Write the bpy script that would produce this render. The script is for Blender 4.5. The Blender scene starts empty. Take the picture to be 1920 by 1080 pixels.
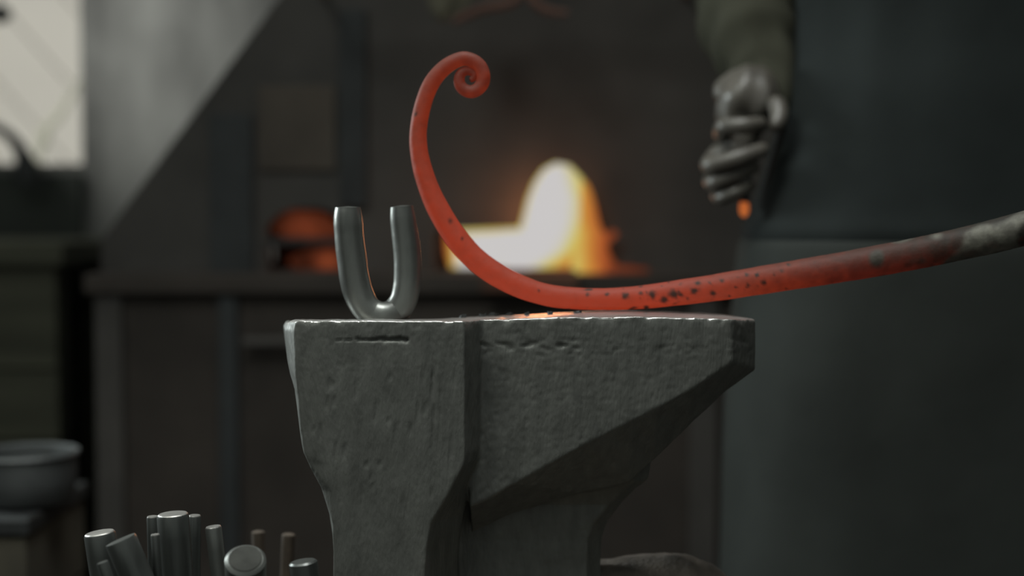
import bpy, bmesh, math, random
from mathutils import Vector, Matrix, noise
R = math.radians
random.seed(7)
S = bpy.context.scene
C = S.collection

# ------------------------------------------------------------------ camera, world, light, exposure
PITCH = R(3.0); CAMZ = 0.90; FPX = 50.0 / 36.0 * 1920
cam_d = bpy.data.cameras.new('camera'); cam = bpy.data.objects.new('camera', cam_d); C.objects.link(cam)
cam.location = (0, 0, CAMZ); cam.rotation_euler = (R(90) - PITCH, 0, 0)
cam_d.lens = 50; cam_d.sensor_width = 36; cam_d.clip_start = 0.05
cam_d.dof.use_dof = True; cam_d.dof.focus_distance = 1.06; cam_d.dof.aperture_fstop = 2.5
S.camera = cam
S.view_settings.view_transform = 'Standard'; S.view_settings.look = 'None'
S.view_settings.exposure = 0; S.view_settings.gamma = 1; S.view_settings.use_curve_mapping = False
S.cycles.use_denoising = True
S.cycles.sample_clamp_indirect = 2.0

W = bpy.data.worlds.new('world'); S.world = W; W.use_nodes = True
W.node_tree.nodes['Background'].inputs[0].default_value = (0.215, 0.235, 0.222, 1)
W.node_tree.nodes['Background'].inputs[1].default_value = 1.0

def aim(o, target):
    o.rotation_euler = (Vector(target) - Vector(o.location)).to_track_quat('-Z', 'Y').to_euler()
def area(name, loc, target, size, power, color, spread=180):
    l = bpy.data.lights.new(name, 'AREA'); l.shape = 'DISK'; l.size = size; l.energy = power; l.color = color
    l.spread = R(spread)
    o = bpy.data.objects.new(name, l); C.objects.link(o); o.location = loc; aim(o, target); return o
def spot(name, loc, target, power, color, angle, blend, radius):
    l = bpy.data.lights.new(name, 'SPOT'); l.energy = power; l.color = color
    l.spot_size = R(angle); l.spot_blend = blend; l.shadow_soft_size = radius
    o = bpy.data.objects.new(name, l); C.objects.link(o); o.location = loc; aim(o, target); return o
def point(name, loc, power, color, radius):
    l = bpy.data.lights.new(name, 'POINT'); l.energy = power; l.color = color; l.shadow_soft_size = radius
    o = bpy.data.objects.new(name, l); C.objects.link(o); o.location = loc; return o

area('daylight_from_workshop_door', (-1.0, 0.25, 2.5), (0.0, 1.1, 0.75), 0.8, 6.2, (0.95, 1.0, 0.93), 100)
area('daylight_from_left_window', (-1.6, 1.9, 1.25), (-0.1, 1.1, 0.8), 0.5, 5.5, (0.9, 1.0, 1.0), 80)
area('daylight_from_roof_light', (0.0, 0.95, 2.5), (0.0, 1.1, 0.8), 0.7, 5.0, (0.97, 1.0, 0.98), 80)
spot('added_plaster_spot', (-1.75, 2.35, 1.95), (-0.75, 3.40, 1.32), 74, (0.98, 1.0, 0.96), 38, 1.0, 0.08)  # added spot lamp that brightens the plaster, with no window behind it
area('daylight_outside', (-1.6, 3.95, 1.5), (-1.5, 5.6, 1.1), 1.6, 13.5, (1.0, 0.98, 0.95))

# ------------------------------------------------------------------ pixel ray -> point at a depth plane
FW = Vector((0, math.cos(PITCH), -math.sin(PITCH))); UP = Vector((0, math.sin(PITCH), math.cos(PITCH)))
def P(px, py, Y):
    d = FW + Vector((1, 0, 0)) * ((px - 960) / FPX) + UP * ((540 - py) / FPX)
    return Vector((0, 0, CAMZ)) + d * (Y / d.y)
def X(px, Y): return P(px, 540, Y).x
def Z(py, Y): return P(960, py, Y).z
def lerp(a, b, t): return a + (b - a) * t
def interp(tab, v):
    if v <= tab[0][0]: return tab[0][1]
    for (a, fa), (b, fb) in zip(tab, tab[1:]):
        if v <= b: return lerp(fa, fb, (v - a) / (b - a))
    return tab[-1][1]

# ------------------------------------------------------------------ materials
def nodes(m):
    m.use_nodes = True; t = m.node_tree
    return t, t.nodes['Principled BSDF']
def mat(name, col, rough=0.6, metal=0.0, var=0.35, scale=40, bump=0.3, bdist=0.001, stretch=(1, 1, 1), col2=None, detail=6, spec=0.5):
    m = bpy.data.materials.new(name); t, b = nodes(m); L = t.links
    tc = t.nodes.new('ShaderNodeTexCoord'); mp = t.nodes.new('ShaderNodeMapping'); mp.inputs['Scale'].default_value = stretch
    n = t.nodes.new('ShaderNodeTexNoise'); n.inputs['Scale'].default_value = scale; n.inputs['Detail'].default_value = detail
    L.new(tc.outputs['Object'], mp.inputs[0]); L.new(mp.outputs[0], n.inputs['Vector'])
    r = t.nodes.new('ShaderNodeValToRGB'); e = r.color_ramp.elements
    c2 = col2 or tuple(c * (1 + var) for c in col)
    e[0].position = 0.3; e[0].color = (*[c * (1 - var) for c in col], 1); e[1].position = 0.7; e[1].color = (*c2, 1)
    L.new(n.outputs[0], r.inputs[0]); L.new(r.outputs[0], b.inputs['Base Color'])
    b.inputs['Roughness'].default_value = rough; b.inputs['Metallic'].default_value = metal
    b.inputs['Specular IOR Level'].default_value = spec
    n2 = t.nodes.new('ShaderNodeTexNoise'); n2.inputs['Scale'].default_value = scale * 4; n2.inputs['Detail'].default_value = 5
    L.new(mp.outputs[0], n2.inputs['Vector'])
    bp = t.nodes.new('ShaderNodeBump'); bp.inputs['Strength'].default_value = bump; bp.inputs['Distance'].default_value = bdist
    L.new(n2.outputs[0], bp.inputs['Height']); L.new(bp.outputs[0], b.inputs['Normal'])
    return m
M = {}
M['anvil'] = mat('forged_iron', (0.118, 0.120, 0.109), 0.5, 0.25, 0.16, 120, 0.55, 0.0009, (1, 1, 0.3), detail=8)
M['anvil_face'] = mat('polished_steel_face', (0.46, 0.45, 0.43), 0.36, 0.85, 0.25, 60, 0.6, 0.0006, (0.3, 1, 1))
M['foot'] = mat('brown_iron_foot', (0.085, 0.070, 0.058), 0.85, 0.1, 0.35, 60, 0.8, 0.002)
M['stump'] = mat('stump_wood', (0.10, 0.075, 0.05), 0.9, 0, 0.4, 20, 0.6, 0.003, (1, 1, 0.1))
M['steel'] = mat('round_bar_steel', (0.14, 0.145, 0.135), 0.38, 0.7, 0.3, 50, 0.4, 0.0006, (1, 1, 0.3))
M['rod_dark'] = mat('dark_rod_steel', (0.085, 0.09, 0.085), 0.36, 0.6, 0.3, 40, 0.4, 0.0006, (1, 1, 0.2))
M['rod_cut'] = mat('sawn_rod_end', (0.34, 0.33, 0.31), 0.42, 0.7, 0.2, 120, 0.5, 0.0004)
M['rod_end'] = mat('dull_round_end', (0.045, 0.046, 0.041), 0.75, 0.1, 0.25, 90, 0.4, 0.0005, spec=0.2)
M['rod_rust'] = mat('rusty_rod', (0.05, 0.036, 0.024), 0.85, 0, 0.4, 60, 0.4, 0.001)
M['bin'] = mat('rod_bin_steel', (0.05, 0.05, 0.05), 0.7, 0.3)
M['forge'] = mat('sooty_forge_plate', (0.068, 0.062, 0.057), 0.75, 0.0, 0.3, 5, 0.3, 0.002, detail=3)
M['table'] = mat('hearth_table_iron', (0.046, 0.037, 0.031), 0.8, 0.0, 0.3, 8)
M['door_plate'] = mat('rusty_brown_plate', (0.092, 0.076, 0.062), 0.8, 0.0, 0.3, 6)
M['strap'] = mat('dark_iron_strap', (0.042, 0.046, 0.048), 0.75, 0.1, 0.2, 12)
M['brick'] = mat('scorched_brick', (0.12, 0.06, 0.04), 0.9, 0, 0.4, 14)
M['plaster'] = mat('smoky_plaster', (0.22, 0.218, 0.205), 0.9, 0, 0.5, 5.0, 0.2, 0.003, (1.5, 1, 0.6), detail=4)
M['darkwall'] = mat('dark_wall', (0.06, 0.066, 0.058), 0.9, 0, 0.3, 3)
M['floor'] = mat('earth_floor', (0.06, 0.055, 0.05), 0.95, 0, 0.3, 6)
M['bench'] = mat('old_bench_wood', (0.085, 0.085, 0.06), 0.85, 0, 0.35, 8, 0.3, 0.002, (0.3, 1, 3))
M['dark'] = mat('blackened_iron', (0.04, 0.042, 0.042), 0.6, 0.4, 0.2, 20)
M['jacket'] = mat('dark_work_jacket', (0.018, 0.0215, 0.021), 0.9, 0, 0.15, 9, 0.3, 0.002, spec=0.1)
M['apron'] = mat('dark_leather_apron', (0.027, 0.030, 0.0275), 0.85, 0, 0.18, 7, 0.3, 0.002, spec=0.12)
M['sleeve'] = mat('olive_sleeve_cloth', (0.040, 0.040, 0.029), 0.95, 0, 0.15, 12, 0.3, 0.002, spec=0.1)
M['glove'] = mat('worn_leather_glove', (0.075, 0.067, 0.056), 0.42, 0, 0.25, 30, 0.4, 0.001, spec=0.6)
M['trousers'] = mat('dark_trousers', (0.05, 0.055, 0.055), 0.9, 0, 0.2, 9)
M['boot'] = mat('black_boot_leather', (0.03, 0.028, 0.025), 0.5, 0, 0.2, 20)
M['skin'] = mat('skin', (0.42, 0.26, 0.18), 0.55, 0, 0.08, 20, 0.1, 0.0005)
M['hair'] = mat('dark_hair', (0.04, 0.03, 0.02), 0.7, 0, 0.3, 60)
M['eye'] = mat('eye_white', (0.6, 0.58, 0.55), 0.3, 0, 0.02)
M['rag'] = mat('olive_rag', (0.13, 0.12, 0.085), 0.95, 0, 0.25, 15)
M['rustpipe'] = mat('rusty_pipe', (0.16, 0.085, 0.065), 0.8, 0, 0.3, 15)
M['outside'] = mat('pale_outside_boards', (0.80, 0.76, 0.70), 0.9, 0, 0.04, 2)
M['outside2'] = mat('pale_outside_gaps', (0.66, 0.62, 0.56), 0.9, 0, 0.04, 2)
M['pan'] = mat('dull_steel_pan', (0.10, 0.105, 0.105), 0.5, 0.4, 0.2, 20)
M['crate'] = mat('dark_crate_wood', (0.07, 0.062, 0.045), 0.9, 0, 0.3, 10)

def glass():
    m = bpy.data.materials.new('window_glass'); t, b = nodes(m)
    b.inputs['Transmission Weight'].default_value = 1; b.inputs['Roughness'].default_value = 0.0
    b.inputs['IOR'].default_value = 1.02; b.inputs['Base Color'].default_value = (0.96, 0.97, 0.95, 1); return m
M['glass'] = glass()

def ramp_emit(name, stops, strength=1.0):      # glowing gas: colour follows the heat stored per vertex
    m = bpy.data.materials.new(name); m.use_nodes = True; t = m.node_tree; t.nodes.clear()
    a = t.nodes.new('ShaderNodeAttribute'); a.attribute_name = 'iron_heat'
    n = t.nodes.new('ShaderNodeTexNoise'); n.inputs['Scale'].default_value = 35; n.inputs['Detail'].default_value = 3
    tc = t.nodes.new('ShaderNodeTexCoord'); t.links.new(tc.outputs['Object'], n.inputs['Vector'])
    s = t.nodes.new('ShaderNodeMath'); s.operation = 'MULTIPLY_ADD'; s.inputs[1].default_value = 0.12
    t.links.new(n.outputs[0], s.inputs[0]); 
    sub = t.nodes.new('ShaderNodeMath'); sub.operation = 'SUBTRACT'; sub.inputs[1].default_value = 0.06
    t.links.new(a.outputs['Fac'], sub.inputs[0]); t.links.new(sub.outputs[0], s.inputs[2])
    r = t.nodes.new('ShaderNodeValToRGB'); e = r.color_ramp.elements
    e[0].position = stops[0][0]; e[0].color = (*stops[0][1], 1); e[1].position = stops[-1][0]; e[1].color = (*stops[-1][1], 1)
    for p, c in stops[1:-1]:
        q = e.new(p); q.color = (*c, 1)
    t.links.new(s.outputs[0], r.inputs[0])
    em = t.nodes.new('ShaderNodeEmission'); em.inputs[1].default_value = strength
    t.links.new(r.outputs[0], em.inputs[0]); o = t.nodes.new('ShaderNodeOutputMaterial'); t.links.new(em.outputs[0], o.inputs[0])
    return m
M['fire'] = ramp_emit('flame', [(0.0, (0.03, 0.008, 0.004)), (0.12, (0.16, 0.035, 0.014)), (0.3, (0.42, 0.10, 0.026)), (0.5, (0.58, 0.26, 0.045)), (0.7, (0.60, 0.52, 0.13)), (0.86, (0.585, 0.56, 0.50)), (1.0, (0.585, 0.565, 0.56))])

def hot_iron():
    m = bpy.data.materials.new('red_hot_iron'); t, b = nodes(m); L = t.links
    a = t.nodes.new('ShaderNodeAttribute'); a.attribute_name = 'iron_heat'
    sc = t.nodes.new('ShaderNodeAttribute'); sc.attribute_name = 'iron_crust'
    tc = t.nodes.new('ShaderNodeTexCoord'); n = t.nodes.new('ShaderNodeTexNoise'); n.inputs['Scale'].default_value = 120; n.inputs['Detail'].default_value = 7
    L.new(tc.outputs['Object'], n.inputs['Vector'])
    ma = t.nodes.new('ShaderNodeMath'); ma.operation = 'MULTIPLY_ADD'; ma.inputs[1].default_value = 0.34; L.new(n.outputs[0], ma.inputs[0])
    su = t.nodes.new('ShaderNodeMath'); su.operation = 'SUBTRACT'; su.inputs[1].default_value = 0.17; L.new(a.outputs['Fac'], su.inputs[0]); L.new(su.outputs[0], ma.inputs[2])
    r = t.nodes.new('ShaderNodeValToRGB'); e = r.color_ramp.elements
    st = [(0.0, (0, 0, 0)), (0.15, (0.012, 0.002, 0.001)), (0.4, (0.055, 0.006, 0.003)), (0.7, (0.17, 0.018, 0.006)), (1.0, (0.285, 0.024, 0.0065))]
    e[0].position = 0; e[0].color = (0, 0, 0, 1); e[1].position = 1; e[1].color = (*st[-1][1], 1)
    for p, c in st[1:-1]:
        q = e.new(p); q.color = (*c, 1)
    L.new(ma.outputs[0], r.inputs[0]); L.new(r.outputs[0], b.inputs['Emission Color'])
    one = t.nodes.new('ShaderNodeMath'); one.operation = 'MULTIPLY_ADD'; one.inputs[1].default_value = -0.93; one.inputs[2].default_value = 1.0
    L.new(sc.outputs['Fac'], one.inputs[0]); L.new(one.outputs[0], b.inputs['Emission Strength'])
    r2 = t.nodes.new('ShaderNodeValToRGB'); r2.color_ramp.elements[0].color = (0.10, 0.095, 0.08, 1); r2.color_ramp.elements[1].color = (0.155, 0.15, 0.125, 1)
    r2.color_ramp.elements[0].position = 0.4; r2.color_ramp.elements[1].position = 0.62
    L.new(n.outputs[0], r2.inputs[0]); mx = t.nodes.new('ShaderNodeMix'); mx.data_type = 'RGBA'; mx.inputs['A'].default_value = (0.024, 0.022, 0.018, 1)
    cl = t.nodes.new('ShaderNodeMath'); cl.operation = 'MULTIPLY_ADD'; cl.use_clamp = True; cl.inputs[1].default_value = -2.2; cl.inputs[2].default_value = 1.0
    L.new(a.outputs['Fac'], cl.inputs[0]); mu = t.nodes.new('ShaderNodeMath'); mu.operation = 'MULTIPLY'; L.new(cl.outputs[0], mu.inputs[0]); L.new(sc.outputs['Fac'], mu.inputs[1])
    L.new(mu.outputs[0], mx.inputs['Factor']); L.new(r2.outputs[0], mx.inputs['B']); L.new(mx.outputs['Result'], b.inputs['Base Color'])
    b.inputs['Roughness'].default_value = 0.6; b.inputs['Specular IOR Level'].default_value = 0.17
    bp = t.nodes.new('ShaderNodeBump'); bp.inputs['Strength'].default_value = 0.5; bp.inputs['Distance'].default_value = 0.0015
    L.new(n.outputs[0], bp.inputs['Height']); L.new(bp.outputs[0], b.inputs['Normal'])
    return m
M['hot'] = hot_iron()

# ------------------------------------------------------------------ object helpers
def tag(o, label=None, cat=None, group=None, kind=None):
    if label: o['label'] = label
    if cat: o['category'] = cat
    if group: o['group'] = group
    if kind: o['kind'] = kind
    return o
def empty(name, loc=(0, 0, 0)):
    o = bpy.data.objects.new(name, None); C.objects.link(o); o.location = loc; o.empty_display_size = 0.05; return o
def link(name, bm, m, parent=None, smooth=True, loc=None):
    me = bpy.data.meshes.new(name)
    bmesh.ops.recalc_face_normals(bm, faces=bm.faces)
    origin = Vector(loc) if loc is not None else (parent.location.copy() if parent and parent.type == 'EMPTY' else Vector((0, 0, 0)))
    if loc is None and parent is None:
        vs = [v.co for v in bm.verts]
        origin = Vector((sum(v.x for v in vs) / len(vs), sum(v.y for v in vs) / len(vs), min(v.z for v in vs)))
    bmesh.ops.translate(bm, verts=bm.verts, vec=-origin)
    if smooth:
        for e in bm.edges:
            if len(e.link_faces) == 2 and e.calc_face_angle(0) > 0.62: e.smooth = False
    bm.to_mesh(me); bm.free()
    for ms in (m if isinstance(m, (list, tuple)) else [m]): me.materials.append(ms)
    for p in me.polygons: p.use_smooth = smooth
    o = bpy.data.objects.new(name, me); C.objects.link(o)
    if parent:
        o.parent = parent
        if parent.type != 'EMPTY': o.location = origin - world_loc(parent)
    else: o.location = origin
    return o
def world_loc(o):
    v = Vector(o.location); p = o.parent
    while p: v += Vector(p.location); p = p.parent
    return v
def box(bm, x0, x1, y0, y1, z0, z1, bev=0.0):
    vs = [bm.verts.new(c) for c in ((x0, y0, z0), (x1, y0, z0), (x1, y1, z0), (x0, y1, z0), (x0, y0, z1), (x1, y0, z1), (x1, y1, z1), (x0, y1, z1))]
    fs = [bm.faces.new([vs[i] for i in f]) for f in ((3, 2, 1, 0), (4, 5, 6, 7), (0, 1, 5, 4), (1, 2, 6, 5), (2, 3, 7, 6), (3, 0, 4, 7))]
    if bev:
        es = set(e for f in fs for e in f.edges)
        bmesh.ops.bevel(bm, geom=list(es), offset=bev, segments=2, affect='EDGES', profile=0.5)
def catmull(pts, n):
    out = []; k = len(pts)
    for i in range(k - 1):
        p0 = pts[max(i - 1, 0)]; p1 = pts[i]; p2 = pts[i + 1]; p3 = pts[min(i + 2, k - 1)]
        m = n[i] if isinstance(n, list) else n
        for j in range(m):
            t = j / m
            out.append([0.5 * ((2 * b) + (-a + c) * t + (2 * a - 5 * b + 4 * c - d) * t * t + (-a + 3 * b - 3 * c + d) * t ** 3) for a, b, c, d in zip(p0, p1, p2, p3)])
    out.append(list(pts[-1])); return out
def sweep(bm, path, seg=24, cap=True, dome=0.0, shape=None):
    """path: list of (x,y,z,r,...) ; returns rings"""
    P_ = [Vector(p[:3]) for p in path]; n = len(P_); rings = []
    t0 = (P_[1] - P_[0]).normalized(); up = Vector((0, 1, 0)) if abs(t0.y) < 0.9 else Vector((1, 0, 0))
    u = (up - t0 * up.dot(t0)).normalized()
    for i in range(n):
        t = (P_[min(i + 1, n - 1)] - P_[max(i - 1, 0)]).normalized()
        u = (u - t * u.dot(t)).normalized(); v = t.cross(u)
        ring = []
        for k in range(seg):
            a = 2 * math.pi * k / seg; r = path[i][3]
            if shape: r *= shape(i, a, P_[i])
            ring.append(bm.verts.new(P_[i] + (u * math.cos(a) + v * math.sin(a)) * r))
        rings.append(ring)
    for a, b in zip(rings, rings[1:]):
        for k in range(seg):
            bm.faces.new((a[k], a[(k + 1) % seg], b[(k + 1) % seg], b[k]))
    if cap:
        for ring, s, i in ((rings[0], -1, 0), (rings[-1], 1, n - 1)):
            t = (P_[1] - P_[0]).normalized() if i == 0 else (P_[-1] - P_[-2]).normalized()
            c = bm.verts.new(P_[i] + t * s * dome * path[i][3])
            for k in range(seg): bm.faces.new((ring[k], ring[(k + 1) % seg], c))
    return rings
def loft(bm, rings, cap=True):
    R_ = [[bm.verts.new(p) for p in r] for r in rings]; n = len(R_[0])
    for a, b in zip(R_, R_[1:]):
        for k in range(n): bm.faces.new((a[k], a[(k + 1) % n], b[(k + 1) % n], b[k]))
    if cap:
        bm.faces.new(R_[0][::-1]); bm.faces.new(R_[-1])
    return R_
def prism(bm, outline, holes, y0, y1):
    """front outline polygon (x,z) with holes, extruded from y0 to y1"""
    es = []
    for loop in [outline] + holes:
        vs = [bm.verts.new((x, y0, z)) for x, z in loop]
        for i in range(len(vs)): es.append(bm.edges.new((vs[i], vs[(i + 1) % len(vs)])))
    g = bmesh.ops.triangle_fill(bm, edges=es, use_beauty=True)
    fs = [f for f in g['geom'] if isinstance(f, bmesh.types.BMFace)]
    ex = bmesh.ops.extrude_face_region(bm, geom=fs)
    bmesh.ops.translate(bm, verts=[v for v in ex['geom'] if isinstance(v, bmesh.types.BMVert)], vec=(0, y1 - y0, 0))
def fbm(p, s, o=4): return noise.fractal(Vector(p) * s, 1.0, 2.0, o)
def skin_mesh(name, verts, edges, m, parent, sub=2, root=0):
    me = bpy.data.meshes.new(name + '_cage'); me.from_pydata([v[:3] for v in verts], edges, [])
    o = bpy.data.objects.new(name + '_cage', me); C.objects.link(o)
    sk = o.modifiers.new('skin', 'SKIN'); sk.use_smooth_shade = True
    for i, v in enumerate(verts):
        d = me.skin_vertices[0].data[i]; d.radius = (v[3], v[4] if len(v) > 4 else v[3]); d.use_root = (i == root)
    ss = o.modifiers.new('sub', 'SUBSURF'); ss.levels = sub; ss.render_levels = sub
    bpy.context.view_layer.update()
    me2 = bpy.data.meshes.new_from_object(o.evaluated_get(bpy.context.evaluated_depsgraph_get()))
    bpy.data.objects.remove(o); bpy.data.meshes.remove(me)
    me2.name = name; me2.materials.clear(); me2.materials.append(m)
    for p in me2.polygons: p.use_smooth = True
    n = bpy.data.objects.new(name, me2); C.objects.link(n)
    if parent:
        me2.transform(Matrix.Translation(-world_loc(parent))); n.parent = parent
    return n

# ------------------------------------------------------------------ the room
bm = bmesh.new(); box(bm, -3.2, 3.2, -2.2, 3.55, -0.05, 0)
link('floor', bm, M['floor'], smooth=False)['kind'] = 'structure'
WY = 3.4
wx0, wx1, wz0, wz1 = X(-330, WY), X(158, WY), Z(322, WY), 2.0
bm = bmesh.new(); prism(bm, [(-3.2, 0), (3.2, 0), (3.2, 2.8), (-3.2, 2.8)], [[(wx0, wz0), (wx1, wz0), (wx1, wz1), (wx0, wz1)]], WY, WY + 0.12)
link('wall_back', bm, M['plaster'], smooth=False)['kind'] = 'structure'
bm = bmesh.new(); box(bm, -3.3, -3.2, -2.2, 3.55, 0, 2.8)
link('wall_left', bm, M['darkwall'], smooth=False)['kind'] = 'structure'
bm = bmesh.new(); box(bm, 3.2, 3.3, -2.2, 3.55, 0, 2.8)
link('wall_right', bm, M['darkwall'], smooth=False)['kind'] = 'structure'
# added dark boards below the window, standing in for shade on the wall
bm = bmesh.new()
zt = wz0 - 0.005
box(bm, -3.2, X(160, WY), WY - 0.03, WY, 0, zt)
link('trim_1', bm, M['darkwall'], smooth=False)['kind'] = 'structure'
win = empty('window_1', (wx0, WY, wz0)); win['kind'] = 'structure'
bm = bmesh.new()
t_ = 0.02
box(bm, wx0, wx1, WY + 0.04, WY + 0.09, wz0, wz0 + t_); box(bm, wx0, wx1, WY + 0.04, WY + 0.09, wz1 - t_, wz1)
box(bm, wx0, wx0 + t_, WY + 0.04, WY + 0.09, wz0 + t_, wz1 - t_); box(bm, wx1 - 0.006, wx1, WY + 0.04, WY + 0.09, wz0 + t_, wz1 - t_)
link('window_frame', bm, M['plaster'], win, False)
bm = bmesh.new(); box(bm, wx0 + t_, wx1 - 0.006, WY + 0.062, WY + 0.066, wz0 + t_, wz1 - t_)
link('window_glass', bm, M['glass'], win, False)
# pale boarded building beyond the window, boards sloping down to the right
out = empty('boarded_building', (-1.5, 5.4, 0)); tag(out, 'pale boarded building seen through the window, boards slanting', 'building')
bm = bmesh.new(); box(bm, -3.4, 0.4, 5.44, 5.5, 0, 3.4); link('wall', bm, M['outside2'], out, False)
bm = bmesh.new()
for i in range(14):
    c = Vector((-4.2 + i * 0.27, 0, 3.5)); d = Vector((0.66, 0, -0.75)).normalized(); q = Vector((d.z, 0, -d.x)) * 0.098
    ps = [c - q, c + q, c + q + d * 5.0, c - q + d * 5.0]
    f = [bm.verts.new((p.x, 5.40, p.z)) for p in ps]; g = [bm.verts.new((p.x, 5.44, p.z)) for p in ps]
    bm.faces.new(f); bm.faces.new(g[::-1])
    for k in range(4): bm.faces.new((f[k], f[(k + 1) % 4], g[(k + 1) % 4], g[k]))
link('cladding', bm, M['outside'], out, False)
# blurred twig outside the glass
o = bmesh.new()
pa = [(*P(x, y, 4.3), r) for x, y, r in ((150, 150, .006), (112, 215, .012), (88, 240, .014), (80, 262, .02), (70, 330, .01), (66, 700, .012), (66, 950, .014))]
sweep(o, catmull([list(a) for a in pa], 4), 8)
tag(link('twig', o, mat('pale_twig', (0.27, 0.27, 0.22), 0.9, 0, 0.1), smooth=True), 'faint thin twig standing outside the window glass', 'twig')
# dark things against the window
o = bmesh.new()
pa = [(*P(x, y, 3.30), r) for x, y, r in ((-40, 225, .010), (0, 243, .011), (25, 262, .013), (42, 290, .018), (50, 318, .030), (52, 345, .034))]
pa = catmull([list(a) for a in pa], 6)
sweep(o, pa, 14)
hook = link('iron_hook', o, M['dark']); tag(hook, 'dark curved iron hook arching over the window sill', 'hook')
o = bmesh.new()
sweep(o, catmull([[*P(-2, 8, 3.3), .004], [*P(-2, 14, 3.3), .018], [*P(-1, 26, 3.3), .028], [*P(-2, 38, 3.3), .018], [*P(-2, 44, 3.3), .003]], 5), 16)
sweep(o, [[*P(-2, 10, 3.3), .002], [*P(-2, -260, 3.3), .002]], 6)
tag(link('hanging_weight', o, M['dark']), 'small dark round weight hanging before the window at its upper left', 'weight')

# workbench under the window
wb = empty('workbench', (-1.3, 3.0, 0)); tag(wb, 'dark wooden workbench standing below the bright window', 'workbench')
bm = bmesh.new(); box(bm, -1.95, -0.86, 2.72, 3.34, 0.80, 0.845, 0.005); link('bench_top', bm, M['bench'], wb, False)
bm = bmesh.new(); box(bm, -1.93, -0.88, 2.74, 2.77, 0.60, 0.80, 0.003); link('apron_board', bm, M['bench'], wb, False)
for k in range(4):
    bm = bmesh.new(); box(bm, -1.93, -0.88, 2.745, 2.765, 0.04 + k * 0.14, 0.175 + k * 0.14, 0.003); link('front_board', bm, M['bench'], wb, False)
for x in (-1.88, -0.98):
    for y in (2.80, 3.24):
        bm = bmesh.new(); box(bm, x, x + 0.08, y, y + 0.08, 0, 0.80, 0.004); link('leg', bm, M['bench'], wb, False)

# ------------------------------------------------------------------ forge
FY = 2.45
def pl(pts, Y=FY): return [(P(x, y, Y).x, P(x, y, Y).z) for x, y in pts]
forge = empty('forge', (0.0, FY, 0)); tag(forge, 'large dark sooty forge with sloping hood and a bright arched fire mouth', 'forge')
mouth = [(812, 508), (812, 436), (830, 431), (974, 426), (980, 404), (988, 372), (1000, 342), (1018, 316), (1042, 303), (1070, 308), (1093, 332), (1107, 368), (1115, 410), (1122, 460), (1126, 508)]
side = [(500, 512), (500, 425), (520, 402), (550, 390), (600, 390), (632, 402), (650, 425), (650, 512)]
bm = bmesh.new()
prism(bm, pl([(190, 450), (520, 0), (700, -245), (1150, -245), (1480, 200), (1480, 512.01), (190, 512.01)]),
      [pl([(x, min(y, 508)) for x, y in mouth]), pl([(x, min(y, 508)) for x, y in side])], FY, FY + 0.05)
link('front_plate', bm, M['forge'], forge, False)
bm = bmesh.new()      # sloping sides and back of the hood
o1 = pl([(190, 450), (520, 0), (700, -245), (1150, -245), (1480, 200), (1480, 512)])
fr = [Vector((x, FY + 0.05, z)) for x, z in o1]; bk = [Vector((x * 0.96 + 0.01, FY + 0.62, z)) for x, z in o1]
A = [bm.verts.new(v) for v in fr]; B = [bm.verts.new(v) for v in bk]
for i in range(5): bm.faces.new((A[i], A[i + 1], B[i + 1], B[i]))
bm.faces.new(B)
link('hood_casing', bm, M['forge'], forge, False)
bm = bmesh.new(); zt = Z(-245, FY)
box(bm, X(740, FY), X(1110, FY), FY + 0.06, FY + 0.5, zt - 0.01, 2.75); link('chimney', bm, M['forge'], forge, False)
# added brown strip before the fire: firelight on the ledge put into colour
bm = bmesh.new(); box(bm, X(905, FY), X(1078, FY), FY - 0.05, FY, Z(508, FY) - 0.001, Z(508, FY) + 0.004, 0.001); box(bm, X(905, FY), X(1078, FY), FY - 0.115, FY - 0.09, Z(508, FY) - 0.03, Z(508, FY) - 0.003, 0.002)
link('firelit_strip', bm, M['brick'], forge, False)
# firebox bricks round the fire
zb = Z(508, FY)
bm = bmesh.new(); box(bm, X(790, FY), X(1150, FY), FY + 0.30, FY + 0.36, zb, Z(280, FY))
box(bm, X(786, FY), X(806, FY), FY + 0.05, FY + 0.30, zb, Z(285, FY)); box(bm, X(1134, FY), X(1150, FY), FY + 0.05, FY + 0.30, zb, Z(285, FY))
box(bm, X(786, FY), X(1150, FY), FY + 0.05, FY + 0.36, Z(285, FY), Z(265, FY))
link('firebox', bm, M['brick'], forge, False)
bm = bmesh.new(); box(bm, X(480, FY), X(670, FY), FY + 0.20, FY + 0.24, zb, Z(370, FY))
link('side_firebox', bm, M['brick'], forge, False)
bm = bmesh.new(); box(bm, X(185, FY), X(1485, FY), FY - 0.09, FY + 0.62, zb - 0.035, zb - 0.002, 0.004)
link('hearth_table', bm, M['table'], forge, False)
bm = bmesh.new(); box(bm, X(488, FY), X(632, FY), FY - 0.008, FY, Z(320, FY), Z(160, FY), 0.002); link('inspection_door', bm, M['door_plate'], forge, False)
bm = bmesh.new(); box(bm, X(500, FY), X(652, FY), FY - 0.012, FY + 0.01, Z(460, FY), Z(446, FY), 0.002)
link('grate_bar', bm, M['dark'], forge, False)
for a, b, y0, y1 in ((398, 478, 215, 512), (640, 690, 20, 388)):
    bm = bmesh.new(); box(bm, X(a, FY), X(b, FY), FY - 0.012, FY, Z(y1, FY), Z(y0, FY), 0.002)
    link('iron_strap', bm, M['strap'], forge, False)
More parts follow.
